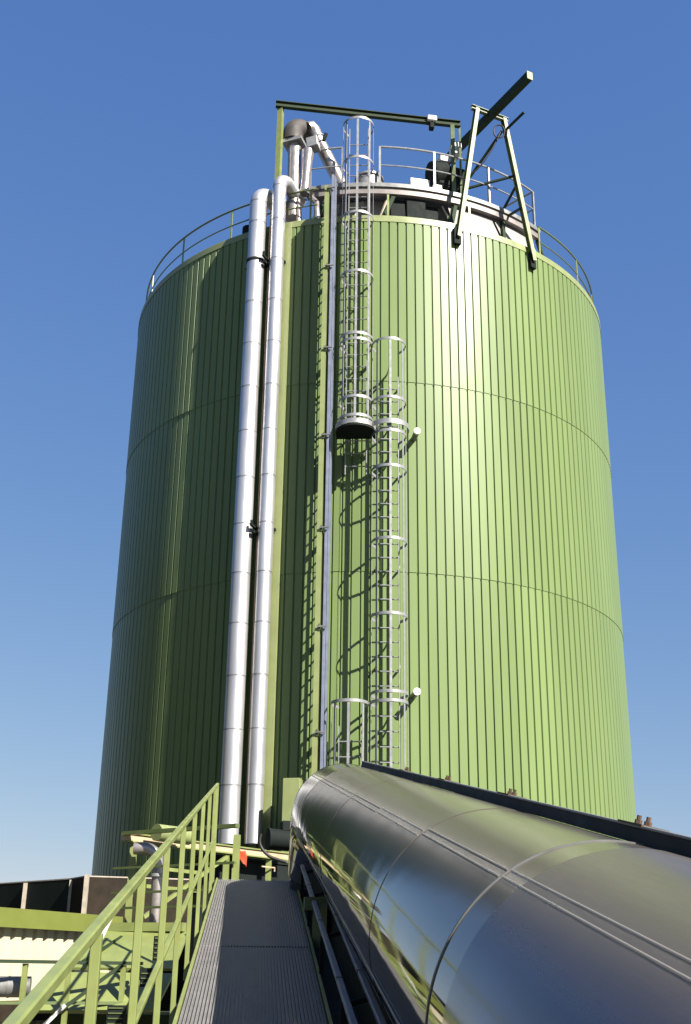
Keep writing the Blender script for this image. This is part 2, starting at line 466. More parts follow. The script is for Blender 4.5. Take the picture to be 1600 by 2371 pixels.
# black boxes put in for the shadowed opening below the deck
for a0, a1, r_, z0, z1 in ((4.2, 8.0, 5.86, 0.42, 0.98), (8.0, 12.6, 5.93, 0.12, 1.0), (12.6, 16.2, 5.80, 0.30, 0.95)):
    t = MB(); t.sweep(ring_frames(r_, ZRIM + z0, a0, a1, 4), [(-0.5, 0), (0.02, 0), (-0.03, z1 - z0), (-0.5, z1 - z0)]); t.build('shadow_box', M['black'], pf, bevel=0.015)
for a, z in ((6.0, 0.2), (7.2, 0.25), (13.4, 0.12), (15.2, 0.16)):
    t = MB(); t.tube([P(a, 5.95, ZRIM), P(a, 5.95, ZRIM + z), P(a + 1.5, 5.9, ZRIM + z + 0.15)], 0.04, 8); t.build('cable_elbow', M['galvdark'], pf, smooth=40)
for a0, a1, r_, w in ((16.8, 19.6, 6.15, 0.06), (19.5, 17.0, 6.1, 0.04), (1.0, 3.4, 6.1, 0.05), (-5.5, -2.5, 6.0, 0.05)):
    t = MB(); t.beam(P(a0, r_, ZRIM + 0.02), P(a1, r_ - 0.25, ZRIM + 0.95), w, w); t.build('brace', M['postbeige'] if w < 0.06 else M['dkgreen'], pf)
t = MB()
for a in (-12, -6):
    t.beam(P(a, 5.8, ZRIM + 0.1), P(a + 2.5, 5.8, 22.45), 0.35, 0.12, RAD(a))
t.build('hopper_leg', M['black'], pf)

pr = empty('platform_railing', (CX, CY, ZD))
tag(pr, 'grey tubular guard railing standing on the raised roof platform', 'railing')
for z, rad, nm in ((24.0, 0.026, 'top_rail'), (23.45, 0.018, 'mid_rail')):
    for a0, a1, ext in ((-14.9, -7.2, False), (1.6, 44.5, True)):
        pts = [P(a0 + (a1 - a0) * i / 40, 5.97, z) for i in range(41)]
        if ext: pts += [P(44.5, 5.9, z), P(44.5, 5.0, z)]
        t = MB(); t.tube(pts, rad, 8); t.build(nm, M['galv'], pr, smooth=40)
for a in (-14.9, -7.2, 1.6, 14.7, 29.3, 44.5):
    t = MB(); t.beam(P(a, 5.97, ZD - 0.2), P(a, 5.97, 24.0), 0.05, 0.05, RAD(a)); t.build('post', M['galv'], pr)
t = MB(); t.beam(P(44.5, 5.0, ZD - 0.1), P(44.5, 5.0, 24.0), 0.05, 0.05, RAD(44.5)); t.build('post', M['galv'], pr)

# ------------------------------------------------------------------ caged ladders
def ladder(label, az, z0, z1, zc0, hoops, top_ext=0.0, group='caged ladders on the tank wall'):
    root = empty('caged_ladder', P(az, 6.72, z0))
    tag(root, label, 'ladder', group)
    rd, tg = RAD(az), TAN(az)
    base = P(az, 6.72, 0)
    for s in (-1, 1):
        t = MB(); t.beam(base + tg * 0.225 * s + ZV * z0, base + tg * 0.225 * s + ZV * z1, 0.02, 0.07, rd); t.build('stringer', M['galv'], root)
    z = z0 + 0.2; first = None
    while z < z1 - 0.25:
        if first is None:
            t = MB(); t.tube([base - tg * 0.215 + ZV * z, base + tg * 0.215 + ZV * z], 0.013, 6); first = t.build('rung', M['galv'], root, smooth=50); fz = z
        else:
            offset(copy_part(first), (0, 0, z - fz))
        z += 0.30
    cc = base + rd * 0.33; rc = 0.365
    phis = [-118 + 236 * i / 28 for i in range(29)]
    fr = []
    for ph in phis:
        d = rd * cos(R_(ph)) + tg * sin(R_(ph))
        fr.append((cc + d * rc, d, ZV))
    head = [(base - tg * 0.235 , -tg, ZV)]; tail = [(base + tg * 0.235, tg, ZV)]
    hp = None
    for hz in hoops:
        if hp is None:
            t = MB(); t.sweep([(o + ZV * hz, a, b) for o, a, b in head + fr + tail], [(-0.004, -0.03), (0.004, -0.03), (0.004, 0.03), (-0.004, 0.03)]); hp = t.build('cage_hoop', M['galv'], root, smooth=40); hz0 = hz
        else:
            offset(copy_part(hp), (0, 0, hz - hz0))
    for ph in (-92, -50, 0, 50, 92):
        d = rd * cos(R_(ph)) + tg * sin(R_(ph)); c = cc + d * (rc - 0.01)
        t = MB(); t.beam(c + ZV * zc0, c + ZV * (max(hoops) + 0.03), 0.05, 0.008, d); t.build('cage_strap', M['galv'], root)
    z = z0 + 0.6
    while z < min(z1, ZRIM - 0.2):
        for s in (-1, 1):
            t = MB(); p = base + tg * 0.245 * s + ZV * z; t.beam(p, p - rd * 0.24, 0.012, 0.06, ZV); t.build('wall_bracket', M['galv'], root)
        z += 2.1
    return root, cc, rd, tg


up_l, ucc, urd, utg = ladder('upper caged ladder rising past the roof rim, with a solid landing under its cage', -2.95, 14.85, 23.9, 15.76, [23.69, 22.57, 21.06, 19.5, 17.92, 17.78, 16.39, 15.95])
lo_l, lcc, lrd, ltg = ladder('middle caged ladder right of the upper one, ending halfway up the wall', 2.85, 8.0, 17.2, 8.2, [17.79, 16.38, 15.6, 14.8, 13.2, 11.62, 10.06, 9.88])
ba_l, bcc, brd, btg = ladder('lowest caged ladder, only its top showing above the steel tube', -3.4, 3.0, 9.5, 3.5, [9.87, 8.3, 6.7])

lp = empty('ladder_landing', P(-0.5, 6.7, 15.75))
tag(lp, 'small grey ladder landing with a dark underside halfway up the tank', 'landing')
t = MB()
fl = [ucc - utg * 0.42 - urd * 0.30] + [ucc + (urd * cos(R_(ph)) + utg * sin(R_(ph))) * 0.42 for ph in range(-90, 91, 9)] + [ucc + utg * 0.42 - urd * 0.30]
n = len(fl)
t.add([v + ZV * 15.68 for v in fl] + [v + ZV * 15.72 for v in fl], [tuple(range(n))[::-1], tuple(range(n, 2 * n))] + [(i, (i + 1) % n, n + (i + 1) % n, n + i) for i in range(n)])
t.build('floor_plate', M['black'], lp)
for cc, rd, tg, nm in ((ucc, urd, utg, 'kick_band'), (lcc, lrd, ltg, 'kick_band')):
    t = MB(); t.sweep([(cc + (rd * cos(R_(ph)) + tg * sin(R_(ph))) * 0.425 + ZV * 15.78, rd * cos(R_(ph)) + tg * sin(R_(ph)), ZV) for ph in range(-100, 101, 8)],
                      [(-0.005, -0.055), (0.005, -0.055), (0.005, 0.055), (-0.005, 0.055)])
    t.build(nm, M['galv'], lp, smooth=40)
t = MB(); t.beam(ucc + utg * 0.43 + urd * 0.1 + ZV * 15.74, lcc - ltg * 0.43 + lrd * 0.1 + ZV * 15.74, 0.02, 0.06); t.build('link_bar', M['galv'], lp)
lk = MB(); lk.beam(bcc + btg * 0.37 + ZV * 9.87, lcc - ltg * 0.37 + ZV * 9.87, 0.02, 0.05); lk.build('link_bar', M['galv'], ba_l)

# cable ladder standing edge-on to the wall, left of the ladders
cd = empty('cable_ladder', P(-8.4, 6.62, 4))
tag(cd, 'cable ladder with pale green edge and blue grey duct beside the caged ladders', 'cable ladder')
AZC = -8.30
rdc, tgc = RAD(AZC), TAN(AZC)
ZT = 22.0
bc = P(AZC, RT, 0)
t = MB(); t.beam(bc + rdc * 0.27 + ZV * 4, bc + rdc * 0.27 + ZV * ZT, 0.03, 0.035, rdc); t.build('rail', M['midgreen'], cd)
t = MB(); t.beam(bc + rdc * 0.39 + ZV * 4, bc + rdc * 0.39 + ZV * ZT, 0.03, 0.035, rdc); t.build('rail', M['midgreen'], cd)
t = MB(); t.beam(bc + rdc * 0.57 - tgc * 0.05 + ZV * 4, bc + rdc * 0.57 - tgc * 0.05 + ZV * ZT, 0.10, 0.17, rdc); t.build('cover_plate', M['trim'], cd)
t = MB(); t.beam(bc + rdc * 0.57 + tgc * 0.085 + ZV * 4, bc + rdc * 0.57 + tgc * 0.085 + ZV * (ZT + 0.3), 0.05, 0.15, rdc)
t.beam(bc + rdc * 0.52 + tgc * 0.135 + ZV * 4, bc + rdc * 0.52 + tgc * 0.135 + ZV * (ZT + 0.3), 0.035, 0.12, rdc); t.build('cable_duct', M['bluegrey'], cd)
z = 4.2; first = None; k = 0
while z < ZT:
    big = k % 7 == 3
    if big:
        t = MB(); t.beam(bc - rdc * 0.03 + ZV * z, bc + rdc * 0.68 + ZV * z, 0.03, 0.13); t.build('wall_bracket', M['midgreen'], cd)
        t = MB(); t.beam(bc + rdc * 0.695 - tgc * 0.05 + ZV * z, bc + rdc * 0.695 + tgc * 0.15 + ZV * z, 0.03, 0.03); t.build('clip', M['galvdark'], cd)
    elif first is None:
        t = MB(); t.beam(bc - rdc * 0.03 + ZV * z, bc + rdc * 0.43 + ZV * z, 0.02, 0.035); first = t.build('rung', M['midgreen'], cd); fz = z
    else:
        offset(copy_part(first), (0, 0, z - fz))
    z += 0.30; k += 1

# wall spigots
for az, z, lab in ((8.0, 15.84, 'white capped stub pipe sticking out beside the ladder landing'), (7.5, 10.17, 'white capped stub pipe sticking out low beside the double hoops')):
    o = empty('stub_pipe', P(az, 6.5, z)); tag(o, lab, 'pipe', 'stub pipes on the tank wall')
    t = MB(); t.tube([P(az, 6.44, z), P(az, 6.86, z)], 0.062, 14); t.build('tube', M['galvdark'], o, smooth=40)
    t = MB(); t.tube([P(az, 6.861, z), P(az, 6.92, z)], 0.075, 14); t.build('cap', M['white'], o, smooth=40)

# ------------------------------------------------------------------ insulated pipes
def ins_pipe(label, az, rho, r, z0, ztop, bend, target, nseed):
    root = empty('insulated_pipe', P(az, rho, z0)); tag(root, label, 'pipe', 'insulated pipes up the tank wall')
    z = z0; i = 0; L = 1.09
    while z < ztop - bend - 0.05:
        z2 = min(z + L, ztop - bend)
        rr_ = r + (0.003 if i % 2 else 0)
        t = MB(); t.tube([P(az, rho, z - 0.02), P(az, rho, z2)], rr_, 28, caps=False); t.build('shell', M['alu'], root, smooth=40)
        t = MB(); t.tube([P(az, rho, z2 - 0.012), P(az, rho, z2 + 0.012)], r + 0.0045, 28, caps=False); t.build('joint_band', M['galvdark'], root, smooth=40)
        z = z2; i += 1
    pts = []
    inw = (target - P(az, rho, ztop)); inw.z = 0; ln = inw.length; inw.normalize()
    for k in range(9):
        th = pi / 2 * k / 8
        pts.append(P(az, rho, ztop - bend) + ZV * bend * sin(th) + inw * bend * (1 - cos(th)))
    pts.append(target)
    t = MB(); t.tube(pts, r + 0.004, 28); t.build('elbow', M['alu'], root, smooth=40)
    return root


p1 = ins_pipe('left and thicker of the two shiny silver pipes, bending over below the other', -23.55, 6.82, 0.205, 7.3, 22.40, 0.35, P(-20.5, 5.7, 22.40), 1)
p2 = ins_pipe('right and thinner of the two shiny silver pipes, reaching higher', -19.2, 6.78, 0.160, 7.3, 22.72, 0.30, P(-17.2, 5.9, 22.55), 2)
# slim tracing pipe between the two
tp = empty('slim_pipe', P(-20.0, 6.8, 7.3)); tag(tp, 'slim copper coloured pipe in the dark gap between the silver pipes', 'pipe')
M['copper'] = mat('tarnished copper pipe', (0.34, 0.21, 0.12), 0.35, metal=0.6, var=0.15, scale=3)
t = MB(); t.tube([P(-21.0, 6.72, 7.3), P(-21.2, 6.72, 22.0)], 0.016, 10); t.build('tube', M['copper'], tp, smooth=40)

for z, lab, a0 in ((20.42, 'dark steel pipe bracket clamping the silver pipes near the tank rim', -26.0), (13.75, 'dark steel pipe bracket between the silver pipes at mid height', -22.9)):
    o = empty('pipe_bracket', P(-21, 6.8, z)); tag(o, lab, 'bracket', 'pipe brackets')
    rc = 6.82
    t = MB(); t.sweep([(P(-23.55, rc, z) + Vector((cos(a), sin(a), 0)) * 0.214, Vector((cos(a), sin(a), 0)), ZV) for a in [2 * pi * i / 28 for i in range(28)]], [(0, -0.03), (0.008, -0.03), (0.008, 0.03), (0, 0.03)], closed=True)
    if z < 15: t = MB()
    t.beam(P(a0, 6.62, z), P(-17.9, 6.62, z), 0.05, 0.06)
    t.beam(P(a0, 6.62, z), P(a0, 6.45, z), 0.05, 0.06)
    t.beam(P(-21.2, 6.95, z - 0.1), P(-21.2, 6.45, z - 0.1), 0.06, 0.06)
    t.beam(P(-21.2, 7.0, z), P(-21.2, 7.0, z + 0.12), 0.05, 0.05); t.beam(P(-21.2, 6.75, z + 0.02), P(-21.2, 7.03, z + 0.02), 0.05, 0.05)
    t.build('clamp', M['black'], o)
    if z > 15:
        t = MB(); t.beam(P(-26.2, 6.72, z - 0.02), P(-26.2, 6.72, z + 0.16), 0.06, 0.05); t.build('end_plate', M['trim'], o)

# ------------------------------------------------------------------ roof hoist frame
hf = empty('hoist_frame', P(27, 6.5, 21.2)); tag(hf, 'dark green hoist frame with two splayed legs and a long beam jutting over the rim', 'hoist')
cb0, cb1 = P(23.3, 6.54, 25.16), P(30.3, 6.54, 25.16)
for az, top, lab in ((17.6, cb0, None), (36.4, cb1, None)):
    ft = P(az, 6.62, 21.15)
    t = MB(); t.ibeam(ft, top, 0.10, 0.13, 0.018, RAD(27)); t.build('leg', M['green'], hf)
    t = MB(); t.beam(P(az, 6.57, 20.98), P(az, 6.57, 21.42), 0.17, 0.09, RAD(az)); t.build('foot_bracket', M['black'], hf)
t = MB(); t.ibeam(cb0 - TAN(27) * 0.15, cb1 + TAN(27) * 0.12, 0.1, 0.12, 0.015); t.build('crossbar', M['midgreen'], hf)
b0, b1 = P(25.2, 4.3, 25.06), P(27.0, 8.18, 25.06)
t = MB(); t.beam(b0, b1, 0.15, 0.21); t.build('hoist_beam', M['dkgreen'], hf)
bd = (b1 - b0).normalized()
t = MB(); t.beam(b1 + bd * 0.001, b1 + bd * 0.02, 0.16, 0.22); t.build('end_plate', M['trim'], hf)
for a, b in ((P(33.2, 6.55, 23.3), P(36.2, 5.4, 22.95)), (P(33.8, 6.55, 22.6), P(36.2, 5.4, 22.95)), (P(33.0, 6.55, 23.55), P(24, 5.6, 23.4)), (P(30, 6.5, 24.8), P(24, 5.2, 23.4)), (P(30.5, 6.5, 24.8), P(31.3, 7.2, 24.95))):
    t = MB(); t.beam(a, b, 0.05, 0.05); t.build('brace', M['dkgreen'], hf)
t = MB(); pts = []
for i in range(15):
    u = i / 14; a = P(29.6, 6.5, 24.75); b = P(22.5, 5.7, 23.6); p = a.lerp(b, u); p.z -= 0.35 * 4 * u * (1 - u) * 0.9; pts.append(p)
t.tube(pts, 0.018, 6)
c = P(29.2, 6.5, 24.75); t.tube([c + Vector((cos(a) * 0.14, 0, sin(a) * 0.2)) for a in [2 * pi * i / 16 for i in range(17)]], 0.018, 6)
t.build('cable', M['rubber'], hf, smooth=50)

# gantry rail with its post
gt = empty('gantry_rail', P(-21.3, 6.45, ZRIM)); tag(gt, 'long dark green overhead rail spanning the roof on a pale green post', 'gantry')
g0, g1 = P(-21.2, 6.46, 25.22), P(22.5, 5.83, 25.2)
gd = (g1 - g0).normalized()
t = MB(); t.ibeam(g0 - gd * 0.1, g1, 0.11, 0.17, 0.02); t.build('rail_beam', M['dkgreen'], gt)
t = MB(); t.beam(P(-21.2, 6.40, ZRIM), P(-21.2, 6.40, 25.12), 0.13, 0.12, RAD(-21)); t.build('post', M['green'], gt)
t = MB(); t.beam(P(20.4, 5.8, ZD), P(20.4, 5.8, 25.12), 0.1, 0.1); t.build('post', M['midgreen'], gt)
t = MB(); t.beam(P(22.4, 5.8, ZD), P(22.4, 5.8, 25.12), 0.05, 0.05); t.beam(P(20.4, 5.75, 24.75), P(23.5, 5.6, 24.7), 0.05, 0.05); t.build('stay', M['midgreen'], gt)
tr = empty('rail_trolley', g1 - gd * 0.75 - ZV * 0.05); tag(tr, 'small pale trolley hanging on the overhead rail', 'trolley')
c = g1 - gd * 0.75
t = MB(); t.beam(c - gd * 0.12 + ZV * 0.02, c + gd * 0.12 + ZV * 0.02, 0.26, 0.16); t.build('carriage', M['white'], tr, bevel=0.02)
t = MB(); t.beam(c - ZV * 0.07, c - ZV * 0.26, 0.16, 0.12, gd); t.build('hook_block', M['black'], tr, bevel=0.02)

# ------------------------------------------------------------------ exhaust duct assembly on the roof
ex = empty('roof_duct', P(-18.3, 6.1, ZRIM)); tag(ex, 'bent silver duct rising and turning over on the left of the roof', 'duct')
t = MB(); t.tube([P(-18.3, 6.1, 22.0), P(-18.6, 6.1, 24.15)], 0.165, 22); t.build('riser', M['pinkmetal'], ex, smooth=40)
t = MB(); t.beam(P(-18.6, 6.1, 24.15), P(-18.65, 6.1, 24.25), 0.50, 0.46, RAD(-18)); t.build('flange', M['galv'], ex)
# hood elbow turning inwards
inw = (-RAD(-19) * 0.9 + TAN(-19) * 0.5).normalized()
hb = P(-19.0, 6.12, 24.26)
pts = [hb, hb + ZV * 0.22]
for k in range(1, 9):
    th = pi / 2 * k / 8
    pts.append(hb + ZV * (0.22 + 0.30 * sin(th)) + inw * 0.30 * (1 - cos(th)))
pts.append(pts[-1] + inw * 0.18)
t = MB(); t.tube(pts, 0.255, 24); t.build('hood_elbow', M['hood'], ex, smooth=40)
e_ = pts[-1]
t = MB(); t.tube([e_, e_.lerp(P(-14.9, 5.9, 24.80), 0.6), P(-14.9, 5.9, 24.80)], [0.2, 0.17, 0.165], 20); t.build('transition', M['pinkmetal'], ex, smooth=40)
t = MB(); t.tube([P(-15.9, 5.95, 24.74), P(-15.2, 5.9, 24.80), P(-14.6, 5.85, 24.72), P(-14.1, 5.8, 24.55), P(-8.0, 5.55, 23.2)], 0.165, 22); t.build('inclined_pipe', M['pinkmetal'], ex, smooth=40)
t = MB(); t.tube([P(-14.02, 5.79, 24.53), P(-13.85, 5.785, 24.49)], 0.19, 22); t.build('collar', M['galv'], ex, smooth=40)
vb = empty('damper_box', P(-14.6, 6.2, 22.5)); tag(vb, 'pale blue grey damper box on a stub below the inclined duct', 'box')
t = MB(); t.beam(P(-15.2, 6.15, 24.02), P(-12.6, 6.15, 24.06), 0.3, 0.30); t.build('housing', M['galv'], vb, bevel=0.015)
t = MB(); t.tube([P(-15.6, 6.15, 22.6), P(-15.4, 6.15, 23.1), P(-15.0, 6.15, 23.88)], [0.12, 0.10, 0.15], 16); t.build('stub', M['pinkmetal'], vb, smooth=40)
t = MB(); t.tube([P(-12.5, 6.15, 24.1), P(-11.3, 6.15, 24.2)], 0.015, 6); t.tube([P(-11.5, 6.15, 24.12), P(-10.9, 6.15, 24.32)], 0.05, 8); t.build('actuator', M['black'], vb, smooth=40)
# small clutter by the duct foot
for i, (az, z, lab) in enumerate(((-16.6, 22.2, 'short silver pipe stub at the foot of the bent duct'), (-12.2, 22.05, 'short silver pipe stub below the damper box'))):
    o = MB(); o.tube([P(az, 6.2, ZRIM), P(az - 0.5, 6.15, z + 0.25), P(az - 2, 6.1, z + 0.45)], 0.075, 12)
    tag(o.build('pipe_stub', M['pinkmetal'], smooth=40), lab, 'pipe', 'pipe stubs on the roof')

# drive unit and boxes on the platform
dm = empty('drive_motor', P(20.5, 5.5, ZD)); tag(dm, 'black drive motor block on the roof platform under the hoist beam', 'motor')
t = MB(); t.beam(P(16.2, 5.5, 23.55), P(24.5, 5.5, 23.55), 0.55, 0.75); t.build('gearbox', M['black'], dm, bevel=0.05)
t = MB(); t.tube([P(15.4, 5.55, 23.62), P(19.0, 5.55, 23.72)], 0.36, 20); t.build('motor_body', M['black'], dm, smooth=40)
t = MB(); t.beam(P(17.2, 5.6, 24.12), P(20.4, 5.6, 24.12), 0.3, 0.22); t.build('terminal_box', M['white'], dm, bevel=0.015)
t = MB()
for a in (16.8, 20.5, 24): t.beam(P(a, 5.5, ZD), P(a, 5.5, 23.25), 0.25, 0.12)
t.build('base', M['midgreen'], dm)
for i, (a0, a1, r_, z0, z1, lab) in enumerate(((9.2, 14.0, 5.86, 22.94, 23.28, 'wide white cabinet lying on the platform edge'), (21.0, 23.4, 5.75, 24.35, 24.75, 'small cream switch box on the hoist leg'), (15.0, 17.2, 5.85, 22.95, 23.2, 'small white junction box next to the wide cabinet'))):
    t = MB(); t.sweep(ring_frames(r_, z0, a0, a1, 3), [(-0.3, 0), (0, 0), (-0.05, z1 - z0), (-0.3, z1 - z0)]); o = t.build('cabinet', M['white'], bevel=0.01)
    tag(o, lab, 'cabinet', 'cabinets on the roof platform')
t = MB(); t.tube([P(-0.9, 5.6, ZD), P(-0.9, 5.6, 23.25)], 0.32, 20); t.tube([P(-0.9, 5.6, 23.25), P(-0.9, 5.6, 23.3)], 0.36, 20)
tag(t.build('vent_cap', M['galv'], smooth=40), 'low round metal vent behind the top of the upper ladder', 'vent')
t = MB(); t.tube([P(-29.5, 6.15, ZRIM), P(-29.5, 6.15, ZRIM + 0.42)], 0.16, 12); t.tube([P(-27.5, 6.15, ZRIM), P(-27.5, 6.15, ZRIM + 0.3)], 0.12, 12)
tag(t.build('roof_valve', M['black'], smooth=40), 'small dark valve on the rim left of the silver pipes', 'valve')

# ------------------------------------------------------------------ conveyor tube
AZT, ELT, RTUBE = R_(-5.383), R_(10.792), 0.62
yu = Vector((sin(AZT) * cos(ELT), cos(AZT) * cos(ELT), sin(ELT)))
zu = (ZV - yu * yu.z).normalized(); xu = yu.cross(zu)
KS = 0.52 / 0.62                                             # drawn at radius 0.62, built at 0.52 m
cc = Vector((0, 0, EYE)) + (Vector((0.8699, 4.2074, 4.8189)) - yu * 4.0007 - Vector((0, 0, EYE))) * KS
TM = Matrix(((xu.x, yu.x, zu.x, cc.x), (xu.y, yu.y, zu.y, cc.y), (xu.z, yu.z, zu.z, cc.z), (0, 0, 0, 1))) @ Matrix.Scale(KS, 4)
ct = empty('conveyor_tube', mat=TM); tag(ct, 'large shiny stainless steel conveyor tube climbing from the foreground to the tank', 'conveyor')
NS = 192


def shell(t0, t1, r, m, name='shell_section', n=NS):
    b = MB(); b.strip([[(r * sin(2 * pi * k / n), y, r * cos(2 * pi * k / n)) for k in range(n + 1)] for y in (t0, t1)])
    # folded-in edge so that the sheet reads as having a thickness
    b.strip([[(q * sin(2 * pi * k / n), t1, q * cos(2 * pi * k / n)) for k in range(n + 1)] for q in (r, r - 0.012)])
    b.strip([[(q * sin(2 * pi * k / n), t0, q * cos(2 * pi * k / n)) for k in range(n + 1)] for q in (r, r - 0.012)])
    return b.build(name, m, ct, local=True, smooth=30)


def bead(y, w=0.012, dr=0.004):
    b = MB(); b.sweep([(Vector((0, y, 0)), Vector((sin(2 * pi * k / NS), 0, cos(2 * pi * k / NS))), Vector((0, 1, 0))) for k in range(NS)],
                      [(RTUBE - 0.01, -w / 2), (RTUBE + dr, -w / 2), (RTUBE + dr, w / 2), (RTUBE - 0.01, w / 2)], closed=True)
    return b.build('joint_bead', M['galvdark'], ct, local=True, smooth=30)


shell(-5.0, 3.72, RTUBE + 0.003, M['steelskytint'])
shell(3.70, 4.0, RTUBE, M['steel'])
edges = [4.0, 5.75, 7.5, 9.25, 11.0, 12.75, 14.3]
for i in range(6):
    shell(edges[i], edges[i + 1] + 0.02, RTUBE - 0.0025 * ((i + 1) % 2), M['steelbright' if i == 5 else 'steel'])
bead(4.0, 0.014, 0.004)
# seam strip running lengthways
for i, (y0, y1) in enumerate([(-5.0, 3.98), (4.02, 5.73), (5.77, 7.48), (7.52, 9.23), (9.27, 10.98), (11.02, 12.73), (12.77, 14.28)]):
    off = -35.0 - (1.5 if i > 1 else 0) - i * 0.4
    for da, w in ((-1.7, 0.010), (1.7, 0.010)):
        a = R_(off + da); d = Vector((sin(a), 0, cos(a)))
        b = MB(); b.tube([d * (RTUBE + 0.002) + Vector((0, y0, 0)), d * (RTUBE + 0.002) + Vector((0, y1, 0))], 0.0042, 12); b.build('seam_fold', M['steelseam'], ct, local=True, smooth=50)
# lower lap seam
a = R_(-103); d = Vector((sin(a), 0, cos(a)))
b = MB(); b.beam(d * (RTUBE + 0.002) + Vector((0, -5, 0)), d * (RTUBE + 0.002) + Vector((0, 14.2, 0)), 0.012, 0.006, d); b.build('seam_fold', M['galvdark'], ct, local=True)
# end elbow turning down into the tank intake
ns = 10; prev = None
for i in range(4):
    rows = []
    for j in range(4):
        th = R_((i * 3 + j) * 80 / 12); rbend = 0.95
        o = Vector((0, 14.3 + rbend * sin(th), -rbend * (1 - cos(th))))
        zz = Vector((0, sin(th), cos(th)))
        q = RTUBE + 0.002 + (0.003 if i % 2 else 0) - 0.02 * ((i * 3 + j) / 12)
        rows.append([o + Vector((1, 0, 0)) * q * sin(2 * pi * k / 64) + zz * q * cos(2 * pi * k / 64) for k in range(65)])
    b = MB(); b.strip(rows); b.build('elbow_segment', M['steelbright'], ct, local=True, smooth=30)
b = MB(); b.tube([(0, 15.22, -0.6), (0, 15.3, -3.4)], 0.58, 40); b.build('down_pipe', M['steel'], ct, local=True, smooth=40)
# angle iron rail on the crown
a = R_(11.5); d = Vector((sin(a), 0, cos(a))); tgx = Vector((cos(a), 0, -sin(a)))
b = MB()
b.beam(d * (RTUBE + 0.027) + Vector((0, -5, 0)), d * (RTUBE + 0.027) + Vector((0, 13.6, 0)), 0.010, 0.055, d)
b.beam(d * (RTUBE + 0.0545) + tgx * 0.030 + Vector((0, -5, 0)), d * (RTUBE + 0.0545) + tgx * 0.030 + Vector((0, 13.6, 0)), 0.07, 0.008, d)
b.build('crown_rail', M['railsteel'], ct, local=True)
b = MB(); q_ = d * (RTUBE + 0.058) - tgx * 0.004; b.tube([q_ + Vector((0, -5, 0)), q_ + Vector((0, 13.6, 0))], 0.006, 8); b.build('crown_edge', M['galv'], ct, local=True, smooth=50)
for y in (2.1, 4.15, 6.2, 8.15, 10.2):
    b = MB(); c = d * (RTUBE + 0.063) + tgx * 0.035
    b.beam(c + Vector((0, y - 0.13, 0)), c + Vector((0, y + 0.13, 0)), 0.10, 0.008, d); sp_ = b.build('splice_plate', M['rust'], ct, local=True)
    for dy in (-0.05, 0.05):
        b = MB(); p = c + d * 0.004 + Vector((0, y + dy, 0)); b.tube([p, p + d * 0.014], 0.014, 6); b.tube([p + d * 0.0141, p + d * 0.030], 0.009, 8); b.build('bolt', M['rust'], sp_, local=True)
# support trestles below the tube
b = MB(); b.box((-0.34, -5, -1.15), (0.34, 14.6, -RTUBE + 0.03)); b.build('support_girder', M['black'], ct, local=True)
for y in (-1.0, 5.6, 11.6):
    c = TM @ Vector((0, y, -RTUBE - 0.02))
    b = MB(); b.beam(c + xu * 0.35, Vector((c.x + 0.45, c.y, 0)), 0.12, 0.12); b.beam(c - xu * 0.35, Vector((c.x - 0.45, c.y, 0)), 0.12, 0.12); b.beam(c - xu * 0.5, c + xu * 0.5, 0.1, 0.1)
    b.build('trestle', M['midgreen'], ct)

# ------------------------------------------------------------------ walkway
AZR = R_(-4.515); SL = 0.18954
hr = Vector((sin(AZR), cos(AZR), 0))
yw = (hr + ZV * SL).normalized(); xw = Vector((cos(AZR), -sin(AZR), 0)); zw = xw.cross(yw)
W0 = Vector((0, 0, EYE - 1.6))
WM = Matrix(((xw.x, yw.x, zw.x, W0.x), (xw.y, yw.y, zw.y, W0.y), (xw.z, yw.z, zw.z, W0.z), (0, 0, 0, 1)))
KL = sqrt(1 + SL * SL)
ww = empty('walkway', mat=WM); tag(ww, 'narrow sloping grey grating walkway beside the steel tube', 'walkway')
YE = 13.46 * KL
gb = MB()
x = -0.385
while x < 0.44:
    gb.box((x, -3, -0.03), (x + 0.009, YE, 0)); x += 0.022
gb.box((-0.386, -3, -0.046), (0.44, YE, -0.013))
gb.build('grating', M['grating'], ww, local=True)
for y in (5.6, 9.6):
    b = MB(); b.box((-0.386, y, -0.02), (0.44, y + 0.005, -0.002)); b.build('panel_edge', M['grating'], ww, local=True)
b = MB(); yk = -3.0
for x0, x1 in ((-0.412, -0.392), (0.447, 0.467)):
    b = MB(); b.box((x0, -3, -0.17), (x1, YE, 0.012)); b.box((x0 - (0.05 if x0 < 0 else -0.02), -3, -0.172), (x1 - 0.001, YE, -0.16)); b.build('stringer', M['green'], ww, local=True)
for y in (-1, 3, 7, 11, 13.4):
    for s in (-0.36, 0.42):
        c = WM @ Vector((s, y, -0.174)); b = MB(); b.beam(c, Vector((c.x, c.y, 0)), 0.08, 0.08); b.build('support_leg', M['midgreen'], ww)

